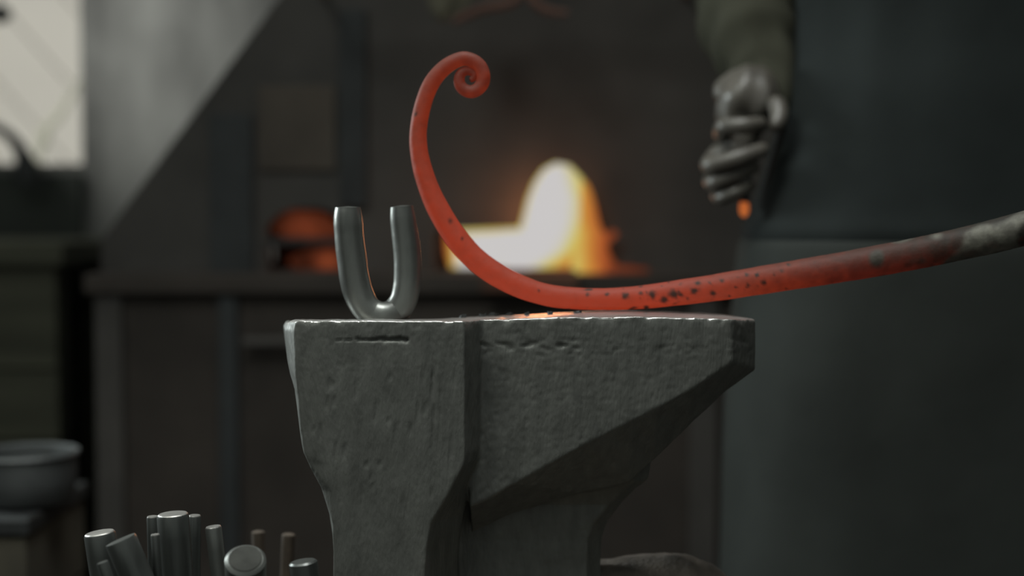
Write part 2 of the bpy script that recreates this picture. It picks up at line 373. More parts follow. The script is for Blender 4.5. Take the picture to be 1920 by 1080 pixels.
for a, b in ((200, 250), (425, 460), (1285, 1335), (1440, 1480)):
    bm = bmesh.new(); box(bm, X(a, FY), X(b, FY), FY - 0.078, FY - 0.04, 0, zb - 0.035, 0.003); link('leg', bm, M['strap'] if 400 < a < 1000 else M['forge'], forge, False)
    bm = bmesh.new(); box(bm, X(a, FY), X(b, FY), FY + 0.55, FY + 0.60, 0, zb - 0.035, 0.003); link('leg', bm, M['strap'], forge, False)
bm = bmesh.new(); box(bm, X(220, FY), X(1460, FY), FY - 0.065, FY - 0.045, 0.05, zb - 0.035); link('lower_panel', bm, M['table'], forge, False)
bm = bmesh.new(); sweep(bm, [[*P(455, 642, FY - 0.09), .008], [*P(560, 640, FY - 0.09), .008]], 10); link('handle', bm, M['forge'], forge)

# fire: flame tongues as full bodies, heat stored per vertex
def flame(name, rows, Y, heatf, parent, depth=0.6, seg=28, sub=5):
    bm = bmesh.new(); lay = bm.verts.layers.float.new('iron_heat')
    rr = catmull([list(map(float, r)) for r in rows], sub); rings = []
    for y, xl, xr in rr:
        cx = (xl + xr) / 2; hw = (xr - xl) / 2; ring = []
        for k in range(seg):
            a = 2 * math.pi * k / seg; px = cx + hw * math.cos(a)
            p = P(px, y, Y); p.y += math.sin(a) * min(hw / FPX * Y * depth, 0.10)
            v = bm.verts.new(p); v[lay] = heatf(px, y); ring.append(v)
        rings.append(ring)
    for a, b in zip(rings, rings[1:]):
        for k in range(seg): bm.faces.new((a[k], a[(k + 1) % seg], b[(k + 1) % seg], b[k]))
    bm.faces.new(rings[0]); bm.faces.new(rings[-1][::-1])
    return link(name, bm, M['fire'], parent)
fire = empty('fire', (X(1000, FY + .12), FY + 0.12, zb)); tag(fire, 'white-hot fire with yellow and orange flame filling the forge mouth', 'fire')
def seg_d(px, py, a, b):
    ax, ay = a; bx, by = b; dx, dy = bx - ax, by - ay
    t = max(0, min(1, ((px - ax) * dx + (py - ay) * dy) / (dx * dx + dy * dy)))
    return math.hypot(px - ax - t * dx, py - ay - t * dy)
fringe_path = [(852, 510), (850, 436), (974, 427), (980, 404), (988, 372), (1000, 342), (1018, 316), (1042, 303), (1070, 308)]
def fringe(px, py):     # lower heat value along this outline, giving a yellow rim
    d = min(seg_d(px, py, a, b) for a, b in zip(fringe_path, fringe_path[1:]))
    return interp([(0, 0.56), (3, 0.72), (6, 0.86), (9, 1.0)], d)
def h_arch(px, py):
    edge = interp([(300, 1040), (330, 1056), (380, 1064), (430, 1058), (470, 1034), (500, 990)], py)
    return min(fringe(px, py), interp([(-10, 1.0), (6, 0.84), (22, 0.74), (40, 0.62), (56, 0.48), (75, 0.38), (110, 0.28)], (px - edge)))
flame('flame_tongue', [(296, 1035, 1050), (304, 1010, 1078), (322, 992, 1098), (350, 976, 1108), (400, 964, 1116), (450, 955, 1124), (490, 948, 1130), (512, 950, 1126)], FY + 0.12, h_arch, fire, 0.5, 110, 10)
def h_bed(px, py):
    b = interp([(490, 1.0), (500, 0.84), (507, 0.6)], py) if px > 905 else interp([(496, 1.0), (503, .8), (509, .6)], py)
    return min(b, fringe(px, py), interp([(832, 0.16), (846, 0.5), (856, 1.0), (950, 1.0), (1010, 0.80), (1070, 0.62), (1100, 0.45), (1130, 0.28)], px))
flame('coal_bed', [(420, 838, 1010), (440, 834, 1060), (470, 836, 1100), (495, 842, 1120), (509, 850, 1120)], FY + 0.19, h_bed, fire, 0.2, 130, 10)
flame('flame_lick', [(340, 1092, 1098), (360, 1090, 1108), (390, 1088, 1117), (420, 1086, 1124), (445, 1082, 1136), (465, 1078, 1139), (485, 1074, 1148), (503, 1070, 1162), (512, 1076, 1146)], FY - 0.035,
      lambda x, y: interp([(1070, .66), (1090, .60), (1105, .46), (1122, .33), (1140, .22), (1160, .10)], x + interp([(340, 6), (400, 8), (440, 0)], y)), fire, 0.35, 60, 8)
flame('flame_lick', [(432, 1146, 1152), (440, 1130, 1158), (452, 1118, 1146), (466, 1112, 1134)], FY - 0.03, lambda x, y: .16, fire, 0.4, 12)
# glowing embers lying on the ledge right of the mouth
rnd = random.Random(3)
for k in range(9):
    cx = 1120 + k * 11 + rnd.uniform(-3, 3); r = 0.0105 - k * 0.0005
    bm = bmesh.new(); bmesh.ops.create_icosphere(bm, subdivisions=2, radius=r); lay = bm.verts.layers.float.new('iron_heat')
    for v in bm.verts:
        v.co *= 1 + 0.35 * noise.noise(v.co * 120 + Vector((k, 0, 0))); v.co.z *= 0.8; v[lay] = max(0.02, 0.17 - k * 0.014)
    zmin = min(v.co.z for v in bm.verts)
    c = Vector((X(cx, FY - 0.03), FY - 0.035 + rnd.uniform(-.01, .01), zb - 0.002 - zmin)); bmesh.ops.translate(bm, verts=bm.verts, vec=c)
    e_ = link('ember', bm, M['fire']); tag(e_, 'dull red ember on the hearth ledge right of the fire mouth', 'ember', 'embers on the hearth ledge')
# dim coals in the side opening
side_fire = empty('coal_heap', (X(590, FY), FY + 0.1, zb)); tag(side_fire, 'dim red coals glowing inside the left forge opening', 'coals')
flame('upper_coals', [(394, 548, 582), (402, 528, 610), (420, 512, 634), (436, 516, 640), (446, 532, 640)], FY + 0.10, lambda x, y: 0.01 + 0.10 * max(0, 1 - math.hypot((x - 582) / 58, (y - 428) / 34)), side_fire, 0.3, 60, 8)
flame('lower_coals', [(462, 596, 625), (474, 560, 644), (490, 540, 648), (509, 560, 648)], FY + 0.11, lambda x, y: 0.015 + 0.16 * max(0, 1 - math.hypot((x - 616) / 34, (y - 490) / 26)), side_fire, 0.3, 60, 8)
# the light the fires throw
FIRE = (1.0, 0.42, 0.14)
point('fire_light', P(1010, 405, FY - 0.06), 0.42, (1.0, 0.36, 0.13), 0.05)
point('side_coal_light', P(585, 430, FY + 0.04), 0.02, (1.0, 0.25, 0.08), 0.03)
spot('fire_beam', P(1010, 420, FY + 0.03), (-0.16, 1.12, 0.86), 3.2, (1.0, 0.34, 0.12), 30, 0.6, 0.05)

# rag and pipe hanging high before the hood
bm = bmesh.new()
rings = []
for i in range(14):
    t = i / 13; y = lerp(-60, 38, t); w = interp([(-60, 40), (0, 34), (20, 26), (38, 6)], y); cx = 838 + 10 * math.sin(t * 4)
    ring = []
    for k in range(24):
        a = 2 * math.pi * k / 24; f = 1 + 0.25 * math.sin(a * 4 + t * 3)
        p = P(cx + w * math.cos(a) * f, y, 2.25); p.y += 0.014 * math.sin(a) * f; ring.append(p)
    rings.append(ring)
loft(bm, rings); rag = link('rag', bm, M['rag']); tag(rag, 'olive crumpled rag hanging high in front of the forge hood', 'rag')
bm = bmesh.new()
sweep(bm, catmull([[*P(x, y, 2.27), 0.0075] for x, y in ((560, -40), (700, -48), (838, -45), (1000, -48), (1150, -40), (1330, -42))], 6), 12)
for x in (580, 1310): sweep(bm, [[*P(x, -43, 2.27), .006], [P(x, -43, 2.27).x, FY - 0.0005, P(x, -43, 2.27).z, .006]], 8)
tag(link('towel_rail', bm, M['rustpipe']), 'rusty rail above the picture edge that carries the rag', 'rail')
bm = bmesh.new()
sweep(bm, catmull([[*P(x, y, 2.25), r] for x, y, r in ((985, -42, .005), (965, 2, .007), (905, 16, .007), (862, 34, .006), (850, 40, .005))], 6), 10)
sweep(bm, catmull([[*P(x, y, 2.25), r] for x, y, r in ((985, -42, .005), (1000, 2, .007), (1030, 20, .006), (1065, 24, .004))], 6), 10)
tag(link('hanging_strap', bm, M['rustpipe']), 'reddish strap hanging from the rail beside the olive rag', 'strap')

# ------------------------------------------------------------------ anvil
F = Z(600, 1.05)
def sag(c): return 0.0068 * interp([(820, 1.0), (900, 0.66), (1000, 0.36), (1130, 0.0)], 960 + c.x / c.y * FPX) * max(0, (c.y - 1.052) / 0.108)
def zr(py, Y=1.05): return Z(py, Y)
parts = []
bm = bmesh.new()
rows = [  # py, xa, xb, xd, xe
 (600, 548, 558, 870, 914), (606, 538, 552, 872, 915), (620, 532, 550, 872, 915), (680, 537, 551, 872, 915), (712, 543, 553, 872, 914), (740, 551, 556, 872, 914),
 (800, 558, 561, 871, 913), (850, 565, 567, 871, 911), (870, 573, 576, 869, 908), (920, 598, 602, 842, 886), (980, 615, 619, 806, 868), (1030, 622, 627, 797, 860),
 (1080, 625, 630, 794, 856), (1180, 622, 628, 798, 860), (1240, 622, 628, 810, 870), (1290, 622, 628, 830, 880)]
rings = []
for y, xa, xb, xd, xe in rows:
    z = F if y == 600 else zr(y)
    rings.append([Vector((X(xa, 1.08), 1.08, z)), Vector((X(xb, 1.052), 1.052, z)), Vector((X(620, 1.046), 1.046, z)), Vector((X(xd, 1.046), 1.046, z)),
                  Vector((X(xe, 1.082), 1.082, z)), Vector((X(xe, 1.16), 1.16, z - (0.0005 if y == 600 else 0))), Vector((X(xa, 1.16), 1.16, z - (0.004 if y == 600 else 0)))])
loft(bm, rings)
# heel: hexagonal section tapering to the right
rings = []
for x, yb, yk, yf, ybk, drop in ((880, 950, 1000, 1.072, 1.160, 0), (915, 935, 985, 1.072, 1.162, 0), (960, 909, 965, 1.072, 1.164, 0), (1100, 831, 925, 1.074, 1.166, -.0006), (1190, 786, 905, 1.076, 1.166, -.0006), (1235, 765, 865, 1.077, 1.164, 0), (1300, 729, 803, 1.078, 1.160, .0006), (1350, 695, 755, 1.080, 1.156, .0012), (1374, 679, 733, 1.082, 1.152, .0018), (1417, 668, 694, 1.112, 1.142, .0042)):
    zt = F - drop; xx = X(x, yf); zs = Z(yb, yf); zk = Z(yk, 1.11)
    if x == 1417: xx = X(1417, 1.112)
    rings.append([Vector((xx, yf, zt)), Vector((xx, yf, zs)), Vector((xx, 1.112, zk)), Vector((xx, 1.122, zk)), Vector((xx, ybk, zs)), Vector((xx, ybk, zt - 0.001))])
loft(bm, rings)
# core of the waist under the heel
rings = []
for y, xl, xr, yf in ((790, 700, 1100, 1.14), (865, 700, 1232, 1.118), (912, 690, 1224, 1.118), (935, 690, 1200, 1.125), (960, 690, 1178, 1.13), (1000, 690, 1146, 1.13), (1030, 690, 1136, 1.13), (1080, 690, 1134, 1.128), (1180, 690, 1140, 1.12), (1290, 690, 1200, 1.11)):
    z = Z(y, 1.10)
    rings.append([Vector((X(xl, 1.1), 1.158, z)), Vector((X(xl, 1.1), yf, z)), Vector((X(xr, 1.1) - 0.012, yf, z)), Vector((X(xr, 1.1), yf + 0.012, z)), Vector((X(xr, 1.1), 1.158, z))])
loft(bm, rings)
me = bpy.data.meshes.new('a'); bmesh.ops.recalc_face_normals(bm, faces=bm.faces); bm.to_mesh(me); bm.free()
ob = bpy.data.objects.new('a', me); C.objects.link(ob)
md = ob.modifiers.new('r', 'REMESH'); md.mode = 'VOXEL'; md.voxel_size = 0.0013
sm = ob.modifiers.new('s', 'SMOOTH'); sm.iterations = 3; sm.factor = 0.5
bpy.context.view_layer.update()
am = bpy.data.meshes.new_from_object(ob.evaluated_get(bpy.context.evaluated_depsgraph_get())); bpy.data.objects.remove(ob)
xe_ = X(893, 1.065)
slit = [(X(628, 1.046), X(766, 1.046), Z(637, 1.046))]
gr = []
for k in range(26):  # short vertical gouges
    gr.append((X(random.uniform(575, 860), 1.046), Z(random.uniform(690, 960), 1.046), random.uniform(.003, .012), random.uniform(.0006, .0012)))
for k in range(10): gr.append((X(random.uniform(790, 850), 1.046), Z(random.uniform(690, 900), 1.046), random.uniform(.006, .018), random.uniform(.0006, .001)))
bm = bmesh.new(); bm.from_mesh(am); bm.normal_update()
new = []
for v in bm.verts:
    c = v.co; n = v.normal.copy(); d = 0.0
    front = -n.y
    top = F - c.z
    d += 0.00035 * fbm((c.x, c.y, c.z * 0.35), 90, 4) + 0.0008 * fbm(c, 12, 2)
    if top < 0.007 and front > -0.2 and c.y < 1.13:      # chipped upper edge
        w = max(0, 1 - top / 0.007) * max(0.0, min(1.0, 0.35 + front)) 
        q = noise.noise(Vector((c.x * 110, 3.1, c.z * 60))) 
        d -= 0.0022 * w * max(0, q) + 0.0008 * w * abs(noise.noise(Vector((c.x * 420, 0, c.z * 300))))
    if front > 0.6 and c.x > xe_:                          # pits under the heel edge
        w = math.exp(-((c.z - Z(650, 1.075)) / 0.006) ** 2) * (1 if c.x < X(1120, 1.075) else 0.45)
        d -= 0.0024 * w * max(0, noise.noise(Vector((c.x * 120, 1.7, c.z * 260))) - 0.02)
        d -= 0.0004 * max(0, noise.noise(c * 230))
    if front > 0.6 and c.x < xe_:
        x0, x1, z0 = slit[0]
        if x0 < c.x < x1:
            zz = z0 + 0.0008 * noise.noise(Vector((c.x * 160, 0, 0))); hw = 0.0011 * (0.1 + 0.9 * (c.x - x0) / (x1 - x0))
            hw += 0.0010 * max(0, noise.noise(Vector((c.x * 260, 9, 0))))
            d -= (0.001 + 0.0028 * (c.x - x0) / (x1 - x0)) * math.exp(-((c.z - zz) / hw) ** 2 * 0.8)
        for gx, gz, gl, gw in gr:
            if abs(c.x - gx) < 0.004 and abs(c.z - gz) < gl * 1.5:
                d -= 0.0009 * math.exp(-((c.x - gx - 0.08 * (c.z - gz)) / gw) ** 2) * max(0, 1 - (abs(c.z - gz) / gl) ** 2)
        if c.z > Z(700, 1.046): d -= 0.00025 * max(0, noise.noise(c * 320))
    q = c + n * d
    if top < 0.03:      # the old face sags to the back at its left end
        q.z -= sag(c) * max(0, 1 - top / 0.03)
    new.append(q)
for v, q in zip(bm.verts, new): v.co = q
bm.normal_update()
# split the skin into striking face, heel and body
def region(f):
    c = f.calc_center_median()
    if f.normal.z > 0.55 and c.z > F - 0.007: return 1
    if c.x > xe_ and c.z > min(Z(985, 1.11), 2) and c.z > Z(interp([(915, 985), (960, 965), (1100, 925), (1190, 905), (1235, 862), (1417, 690)], 960 + c.x / c.y * FPX) + 4, 1.11): return 2
    return 0
reg = {f: region(f) for f in bm.faces}
anvil = empty('anvil', (X(800, 1.1), 1.1, Z(1290, 1.1))); tag(anvil, 'heavy grey forged anvil with chipped bright edge, tapered heel to the right', 'anvil')
for i, (nm, m) in enumerate((('body', M['anvil']), ('striking_face', M['anvil_face']), ('heel', M['anvil']))):
    b2 = bmesh.new(); mp_ = {}
    for f in bm.faces:
        if reg[f] != i: continue
        vs = []
        for v in f.verts:
            if v not in mp_: mp_[v] = b2.verts.new(v.co)
            vs.append(mp_[v])
        b2.faces.new(vs)
    me2 = bpy.data.meshes.new(nm)
    bmesh.ops.translate(b2, verts=b2.verts, vec=-anvil.location)
    nrm = [v.normal.copy() for v in mp_]
    b2.to_mesh(me2); b2.free(); me2.materials.append(m)
    for p in me2.polygons: p.use_smooth = True
    me2.normals_split_custom_set_from_vertices([tuple(n) for n in nrm])
    ob = bpy.data.objects.new(nm, me2); C.objects.link(ob); ob.parent = anvil
bm.free(); bpy.data.meshes.remove(am)
# foot: brown flaring base, its hump shows at the lower right
bm = bmesh.new(); rings = []
fy = 1.162
prof = [(640, 1190), (680, 1165), (760, 1160), (900, 1150), (1040, 1085), (1090, 1062), (1140, 1052), (1180, 1047), (1225, 1042), (1262, 1040), (1290, 1044), (1320, 1053), (1352, 1068), (1385, 1100), (1400, 1140)]
for x, y in catmull([list(map(float, p)) for p in prof], 3):
    x_ = X(x, fy); zt = Z(y, fy) ; zb_ = Z(1290, 1.1)
    rg = []
    for k in range(17):
        a = math.pi * k / 16; yy = fy + 0.042 * -math.cos(a)
        hz = zb_ + (zt - zb_) * (math.sin(a) ** 0.35 if 0 < k < 16 else 0)
        p = Vector((x_, yy, hz)); 
        if 0 < k < 16: p.z += 0.0022 * fbm(p, 70, 4)
        rg.append(p)
    rings.append(rg)
loft(bm, rings)
ft = link('foot', bm, M['foot'], anvil); ft['label'] = 'brownish foot of the anvil'
# stump under it
bm = bmesh.new(); zs_ = Z(1290, 1.1)
rings = []
for z, s in ((0.0, 1.05), (0.02, 1.04), (0.2, 1.0), (0.4, 1.0), (zs_ - 0.01, 1.0), (zs_ + 0.0, 0.97)):
    rings.append([Vector((0.065 + 0.175 * s * math.cos(a) * (1 + 0.03 * math.sin(5 * a)), 1.10 + 0.16 * s * math.sin(a) * (1 + 0.03 * math.cos(7 * a)), z)) for a in [2 * math.pi * k / 48 for k in range(48)]])
loft(bm, rings); st = link('stump', bm, M['stump'], smooth=True); tag(st, 'broad wooden stump under the anvil, below the picture edge', 'stump')

# ------------------------------------------------------------------ U-shaped round bar on the face
UY = 1.128
pts = [(652, 389, .0100), (652.5, 410, .0114), (655, 450, .0116), (660, 490, .0118), (664, 520, .0118), (671, 548, .0117), (684, 574, .0114), (701, 588, .0112), (720, 592, .0110), (740, 585, .0110), (756, 564, .0110), (763, 535, .0110), (764.5, 505, .0110), (763, 470, .0109), (759, 438, .0106), (755, 408, .0100), (753, 387, .0090)]
path = [[*P(x, y, UY + (0.006 if i > 8 else 0)), r] for i, (x, y, r) in enumerate(pts)]
path = catmull(path, 10)
bm = bmesh.new()
sweep(bm, path, 32, True, 0.10, lambda i, a, p: 1 + 0.015 * fbm(p, 90, 3))
tag(link('bent_round_bar', bm, M['steel']), 'U-shaped piece of thick round steel bar set upright in the anvil face', 'steel bar')

# ------------------------------------------------------------------ red-hot scroll bar
sp = [  # px, py, r px, heat, depth
 (882, 150, 5.0, .42), (887, 147, 6.2, .43), (889, 140, 7.0, .44), (883, 135, 7.2, .46), (874, 133, 8.2, .47), (865, 138, 9.4, .49), (861, 148, 10.4, .50), (863, 160, 11, .52), (872, 169, 11.6, .53), (885, 172, 12, .54), (897, 166, 12.2, .55),
 (905, 155, 12.6, .56), (906, 140, 13, .57), (900, 125, 13, .58), (887, 114, 13, .58), (868, 110, 13.3, .60), (845, 119, 14, .62), (825, 135, 14.8, .64), (808, 158, 15.2, .66), (795, 190, 15.4, .68), (786, 230, 15.8, .71), (784, 268, 16.4, .74),
 (791, 312, 17.6, .78), (806, 358, 19.5, .84), (825, 398, 21, .89), (851, 440, 22, .93), (885, 480, 22, .95), (925, 511, 22, .97), (975, 537, 21.5, .98), (1030, 554, 20.5, 1.0), (1090, 560, 20.5, 1.0), (1150, 560.5, 20.8, 1.0), (1210, 556.5, 22, .98), (1270, 549, 23.5, .90),
 (1330, 541, 25, .80), (1400, 530, 26, .68), (1480, 517, 27, .56), (1560, 504, 28, .44), (1640, 490, 29, .34), (1720, 475, 29.6, .22), (1790, 460, 30.4, .12), (1860, 444, 31.4, .04), (1925, 427, 32.5, 0), (2050, 394, 34, 0), (2300, 326, 34, 0), (2560, 258, 34, 0)]
BY = 1.148
def dep(px): return interp([(0, BY), (1200, BY), (1500, 1.135), (1925, 1.09), (2050, 1.08), (2560, 1.06)], px)
ctr = []
for q in sp:
    Y = dep(q[0]); p = P(q[0], q[1], Y); ctr.append([p.x, p.y, p.z, q[2] / FPX * Y, q[3], q[0], q[1]])
cnt = [3] * 15 + [6] * 10 + [10] * 3 + [22] * 12 + [14] * 5
path = catmull(ctr, cnt)
bm = bmesh.new(); LH = bm.verts.layers.float.new('iron_heat'); LC = bm.verts.layers.float.new('iron_crust')
rings = sweep(bm, path, 44, True, 0.5, lambda i, a, p: 1 + 0.022 * fbm(p, 45, 3) + 0.010 * fbm(p, 160, 3))
spots = [(1172, 555, 7), (1202, 549, 4), (1223, 553, 9), (1246, 562, 8), (1264, 551, 10), (1277, 553, 6), (1302, 546, 8), (1308, 530, 6), (1337, 550, 6), (1433, 529, 6), (1354, 526, 4), (1212, 577, 5), (1102, 552, 5), (1141, 550, 3), (845, 416, 5), (866, 447, 3.5), (1010, 545, 3), (1400, 515, 5), (1290, 560, 3), (1380, 538, 3), (780, 214, 3), (1466, 508, 4), (1068, 580, 3)]
for i, ring in enumerate(rings):
    for v in ring:
        v[LH] = path[i][4]; c = v.co; px = 960 + c.x / c.y * FPX
        d_ = (Vector(c) - Vector((0, 0, CAMZ))); py = 540 - (d_.dot(UP) / d_.dot(FW)) * FPX
        cr = 0.0
        if c.y < dep(px) + 0.003:
            for sx, sy, sr in spots:
                q = math.hypot((px - sx) * 0.85, py - sy) / (sr * (1 + 0.6 * noise.noise(c * 350)))
                cr = max(cr, min(1, max(0, 1.6 - 1.5 * q)))
        if px > 1080 and px < 1500:
            cr = max(cr, min(1, max(0, (noise.noise(c * 190) - 0.42) * 6)))
        if px > 1560:
            k = interp([(1560, .30), (1700, .05), (1900, -.3)], px); cr = max(cr, min(1, max(0, (noise.noise(c * 60) - k) * 3)))
        v[LC] = cr
scroll = link('scroll_bar', bm, M['hot']); tag(scroll, 'red-hot iron bar curled into a scroll, lying on the anvil, grey at its right end', 'iron bar')

# small flakes of scale on the face
rnd = random.Random(11)
fl = [(868, 596, 8), (905, 592, 9), (925, 590.5, 13), (955, 590.5, 8), (988, 588.5, 6), (1032, 587, 7), (1083, 583, 8)]
base = None
for x, y, w in fl:
    Y = (CAMZ - F) / (CAMZ - P(x, y, 1.0).z) if CAMZ > P(x, y, 1.0).z else 1.12
    Y = rnd.uniform(1.136, 1.152); bm = bmesh.new(); top = []; bot = []
    for k in range(9):
        a = 2 * math.pi * k / 9; r = (w / FPX) * rnd.uniform(0.7, 1.15)
        q = Vector((X(x, Y) + r * math.cos(a), Y + 0.5 * r * math.sin(a), F - 0.0006)); q.z -= sag(q); zz = 0.0010 + rnd.uniform(0, .0022)
        bot.append(bm.verts.new(q)); top.append(bm.verts.new(q + Vector((0, 0, zz))))
    bm.faces.new(top); bm.faces.new(bot[::-1])
    for k in range(9): bm.faces.new((bot[k], bot[(k + 1) % 9], top[(k + 1) % 9], top[k]))
    tag(link('scale_flake', bm, M['dark'], smooth=False), 'thin dark flake of iron scale lying on the anvil face near the hot bar', 'scale flake', 'iron scale flakes on the anvil face')

# ------------------------------------------------------------------ steel rods at lower left, standing in a bin
ZB = 0.44
def rod(name, top, w, bot, Y, label, material, cut=True, lean=0.0, chamfer=0.05, tilt=None):
    tp = P(top[0], top[1], Y); r = w / 2 / FPX * Y
    b_ = P(bot[0], bot[1], Y + lean); d = (tp - b_).normalized(); s = (tp.z - ZB) / d.z; bp = tp - d * s
    root = bmesh.new(); n = 14
    path = [[*(bp + (tp - bp) * (i / n)), r] for i in range(n)] + [[*(tp - d * r * 0.12), r], [*tp, r * (1 - chamfer)]]
    sweep(root, path, 32, True, 0.0, lambda i, a, p: 1 + 0.01 * fbm(p, 80, 2))
    o = link(name, root, material); tag(o, label, 'steel rod', 'round steel rods in the bin')
    if cut:
        cb = bmesh.new(); rr = r * (1 - chamfer) * 0.985; em_ = M['rod_end'] if chamfer > .1 else M['rod_cut']
        u = d.orthogonal().normalized(); v = d.cross(u)
        a_ = [cb.verts.new(tp + (u * math.cos(q) + v * math.sin(q)) * rr + d * 0.0002) for q in [2 * math.pi * k / 32 for k in range(32)]]
        b2 = [cb.verts.new(tp + (u * math.cos(q) + v * math.sin(q)) * rr * 0.93 + d * 0.0009) for q in [2 * math.pi * k / 32 for k in range(32)]]
        for k in range(32): cb.faces.new((a_[k], a_[(k + 1) % 32], b2[(k + 1) % 32], b2[k]))
        cb.faces.new(b2); link('cut_end', cb, em_, o, True)
    return o
rod('steel_rod', (187, 1000), 59, (200, 1085), 1.02, 'leftmost steel rod, thick, with bright flat sawn top', M['rod_dark'])
rod('steel_rod', (226, 1012), 60, (262, 1095), 0.985, 'thick steel rod leaning left across the leftmost rod', M['rod_dark'], False, 0.0, 0.04)
rod('steel_rod', (192, 1054), 22, (206, 1095), 0.955, 'thin short rod in front of the leftmost thick rod', M['rod_dark'], False, 0.0, 0.06)
rod('steel_rod', (286, 970), 22, (289, 1080), 1.07, 'thin rod just left of the tallest thick rod', M['rod_dark'])
rod('steel_rod', (324, 965), 60, (332, 1080), 1.035, 'tallest thick steel rod, standing upright in the middle of the rods', M['rod_dark'])
rod('steel_rod', (291, 1004), 17, (296, 1080), 1.00, 'thin low rod in front of the left side of the tallest rod', M['rod_dark'])
rod('steel_rod', (365, 968), 24, (364, 1080), 1.08, 'thin rod just right of the tallest thick rod', M['rod_dark'])
rod('steel_rod', (400, 989), 31, (411, 1080), 1.03, 'medium rod with a shiny side, right of the tallest rod', M['steel'], True)
o = rod('steel_rod', (460, 1048), 78, (462, 1120), 0.965, 'thick rod tilted toward the viewer showing its round end', M['steel'], True, 0.024, 0.16)
rod('steel_rod', (484, 996), 24, (486, 1080), 1.24, 'blurred brownish thin rod behind the round rod end', M['rod_rust'], False, 0, 0.3)
rod('steel_rod', (541, 1001), 25, (538, 1080), 1.24, 'blurred brownish thin rod nearest the anvil', M['rod_rust'], False, 0, 0.3)
rod('steel_rod', (568, 1052), 54, (576, 1110), 0.99, 'thick shiny rod low beside the anvil waist', M['rod_dark'], False, 0.0, 0.14)
bb = empty('rod_bin', (-0.23, 1.09, 0)); tag(bb, 'dark open steel bin holding the rods, below the picture edge', 'bin')
bm = bmesh.new(); x0, x1, y0, y1 = -0.335, -0.122, 0.90, 1.30
box(bm, x0, x1, y0, y1, 0.0, ZB)
link('bin_base', bm, M['bin'], bb, False)
bm = bmesh.new()
zt = 0.535
box(bm, x0 - .006, x0, y0 - .006, y1 + .006, 0, zt)
box(bm, x0, x1, y0 - .006, y0, 0, zt); box(bm, x0, x1, y1, y1 + .006, 0, zt)
link('bin_wall', bm, M['bin'], bb, False)

# pan on a crate, lower left background
cr = empty('crate', (-0.67, 1.75, 0)); tag(cr, 'dark wooden crate standing under the round pan at lower left', 'crate')
zc = Z(945, 1.75)
bm = bmesh.new(); box(bm, -0.78, -0.57, 1.66, 1.90, zc - 0.02, zc, .003); link('lid', bm, M['dark'], cr, False)
for i in range(5):
    bm = bmesh.new(); z0 = i * (zc - 0.02) / 5; box(bm, -0.775, -0.575, 1.665, 1.895, z0 + .003, z0 + (zc - 0.02) / 5 - .003, .003); link('board', bm, M['crate'], cr, False)
bm = bmesh.new(); pc = Vector((X(42, 1.75), 1.75, 0)); rings = []
for r, z in ((.035, 0.0), (.050, .004), (.059, .016), (.062, .035), (.062, .060), (.066, .064), (.064, .067), (.058, .064), (.057, .035), (.052, .012), (.03, .006), (.004, .005)):
    rings.append([Vector((pc.x + r * math.cos(a), pc.y + r * math.sin(a), zc + z)) for a in [2 * math.pi * k / 40 for k in range(40)]])
loft(bm, rings)
pan = link('metal_pan', bm, M['pan']); tag(pan, 'blurred round metal pan with curved rim at lower left', 'pan')

# ------------------------------------------------------------------ person at the right, facing the anvil
PC = Vector((0.52, 1.62, 0)); per = empty('person', PC)
tag(per, 'person in dark jacket and long apron standing behind the anvil, gloved hand hanging at side', 'person')
sv = [(.52, 1.62, .95, .14, .10), (.52, 1.61, 1.10, .13, .10), (.52, 1.62, 1.28, .15, .10), (.52, 1.63, 1.42, .09, .07), (.52, 1.62, 1.50, .052, .052), (.52, 1.60, 1.58, .072, .08), (.52, 1.605, 1.67, .078, .092), (.52, 1.62, 1.75, .055, .065),
 (.345, 1.64, 1.39, .052, .052), (.285, 1.77, 1.17, .040, .040), (.270, 1.60, 1.045, .027, .027),
 (.70, 1.63, 1.39, .052, .052), (.79, 1.47, 1.20, .040, .040), (.765, 1.20, 1.05, .027, .027),
 (.43, 1.62, .88, .085, .085), (.42, 1.61, .50, .055, .055), (.42, 1.64, .10, .038, .038), (.42, 1.54, .045, .035, .03),
 (.61, 1.62, .88, .085, .085), (.62, 1.61, .50, .055, .055), (.62, 1.64, .10, .038, .038), (.62, 1.54, .045, .035, .03),
 (.52, 1.515, 1.615, .012, .012), (.52, 1.497, 1.600, .010, .010), (.447, 1.62, 1.62, .012, .02), (.437, 1.63, 1.63, .008, .018), (.593, 1.62, 1.62, .012, .02), (.603, 1.63, 1.63, .008, .018)]
se = [(0, 1), (1, 2), (2, 3), (3, 4), (4, 5), (5, 6), (6, 7), (2, 8), (8, 9), (9, 10), (2, 11), (11, 12), (12, 13), (0, 14), (14, 15), (15, 16), (16, 17), (0, 18), (18, 19), (19, 20), (20, 21), (5, 22), (22, 23), (5, 24), (24, 25), (5, 26), (26, 27)]
body = skin_mesh('body', sv, se, M['skin'], per)
for s in (-1, 1):
    bm = bmesh.new(); bmesh.ops.create_uvsphere(bm, u_segments=16, v_segments=10, radius=0.012); bmesh.ops.translate(bm, verts=bm.verts, vec=(0.52 + s * 0.032, 1.522, 1.645)); link('eye', bm, M['eye'], per)
bm = bmesh.new(); sweep(bm, catmull([[.497, 1.522, 1.572, .003], [.52, 1.512, 1.572, .006], [.543, 1.522, 1.572, .003]], 5), 10); link('mouth', bm, mat('lips', (.3, .13, .1), .6), per)
bm = bmesh.new(); bmesh.ops.create_uvsphere(bm, u_segments=28, v_segments=18, radius=1)
for v in bm.verts:
    v.co = Vector((.52 + v.co.x * .092, 1.635 + v.co.y * .10, max(1.70 + v.co.z * .095, 1.60 if v.co.y > 0 else 1.70))) * 1.0
    v.co += Vector((0, 0, 0.004)) * noise.noise(v.co * 60)
link('hair', bm, M['hair'], per)
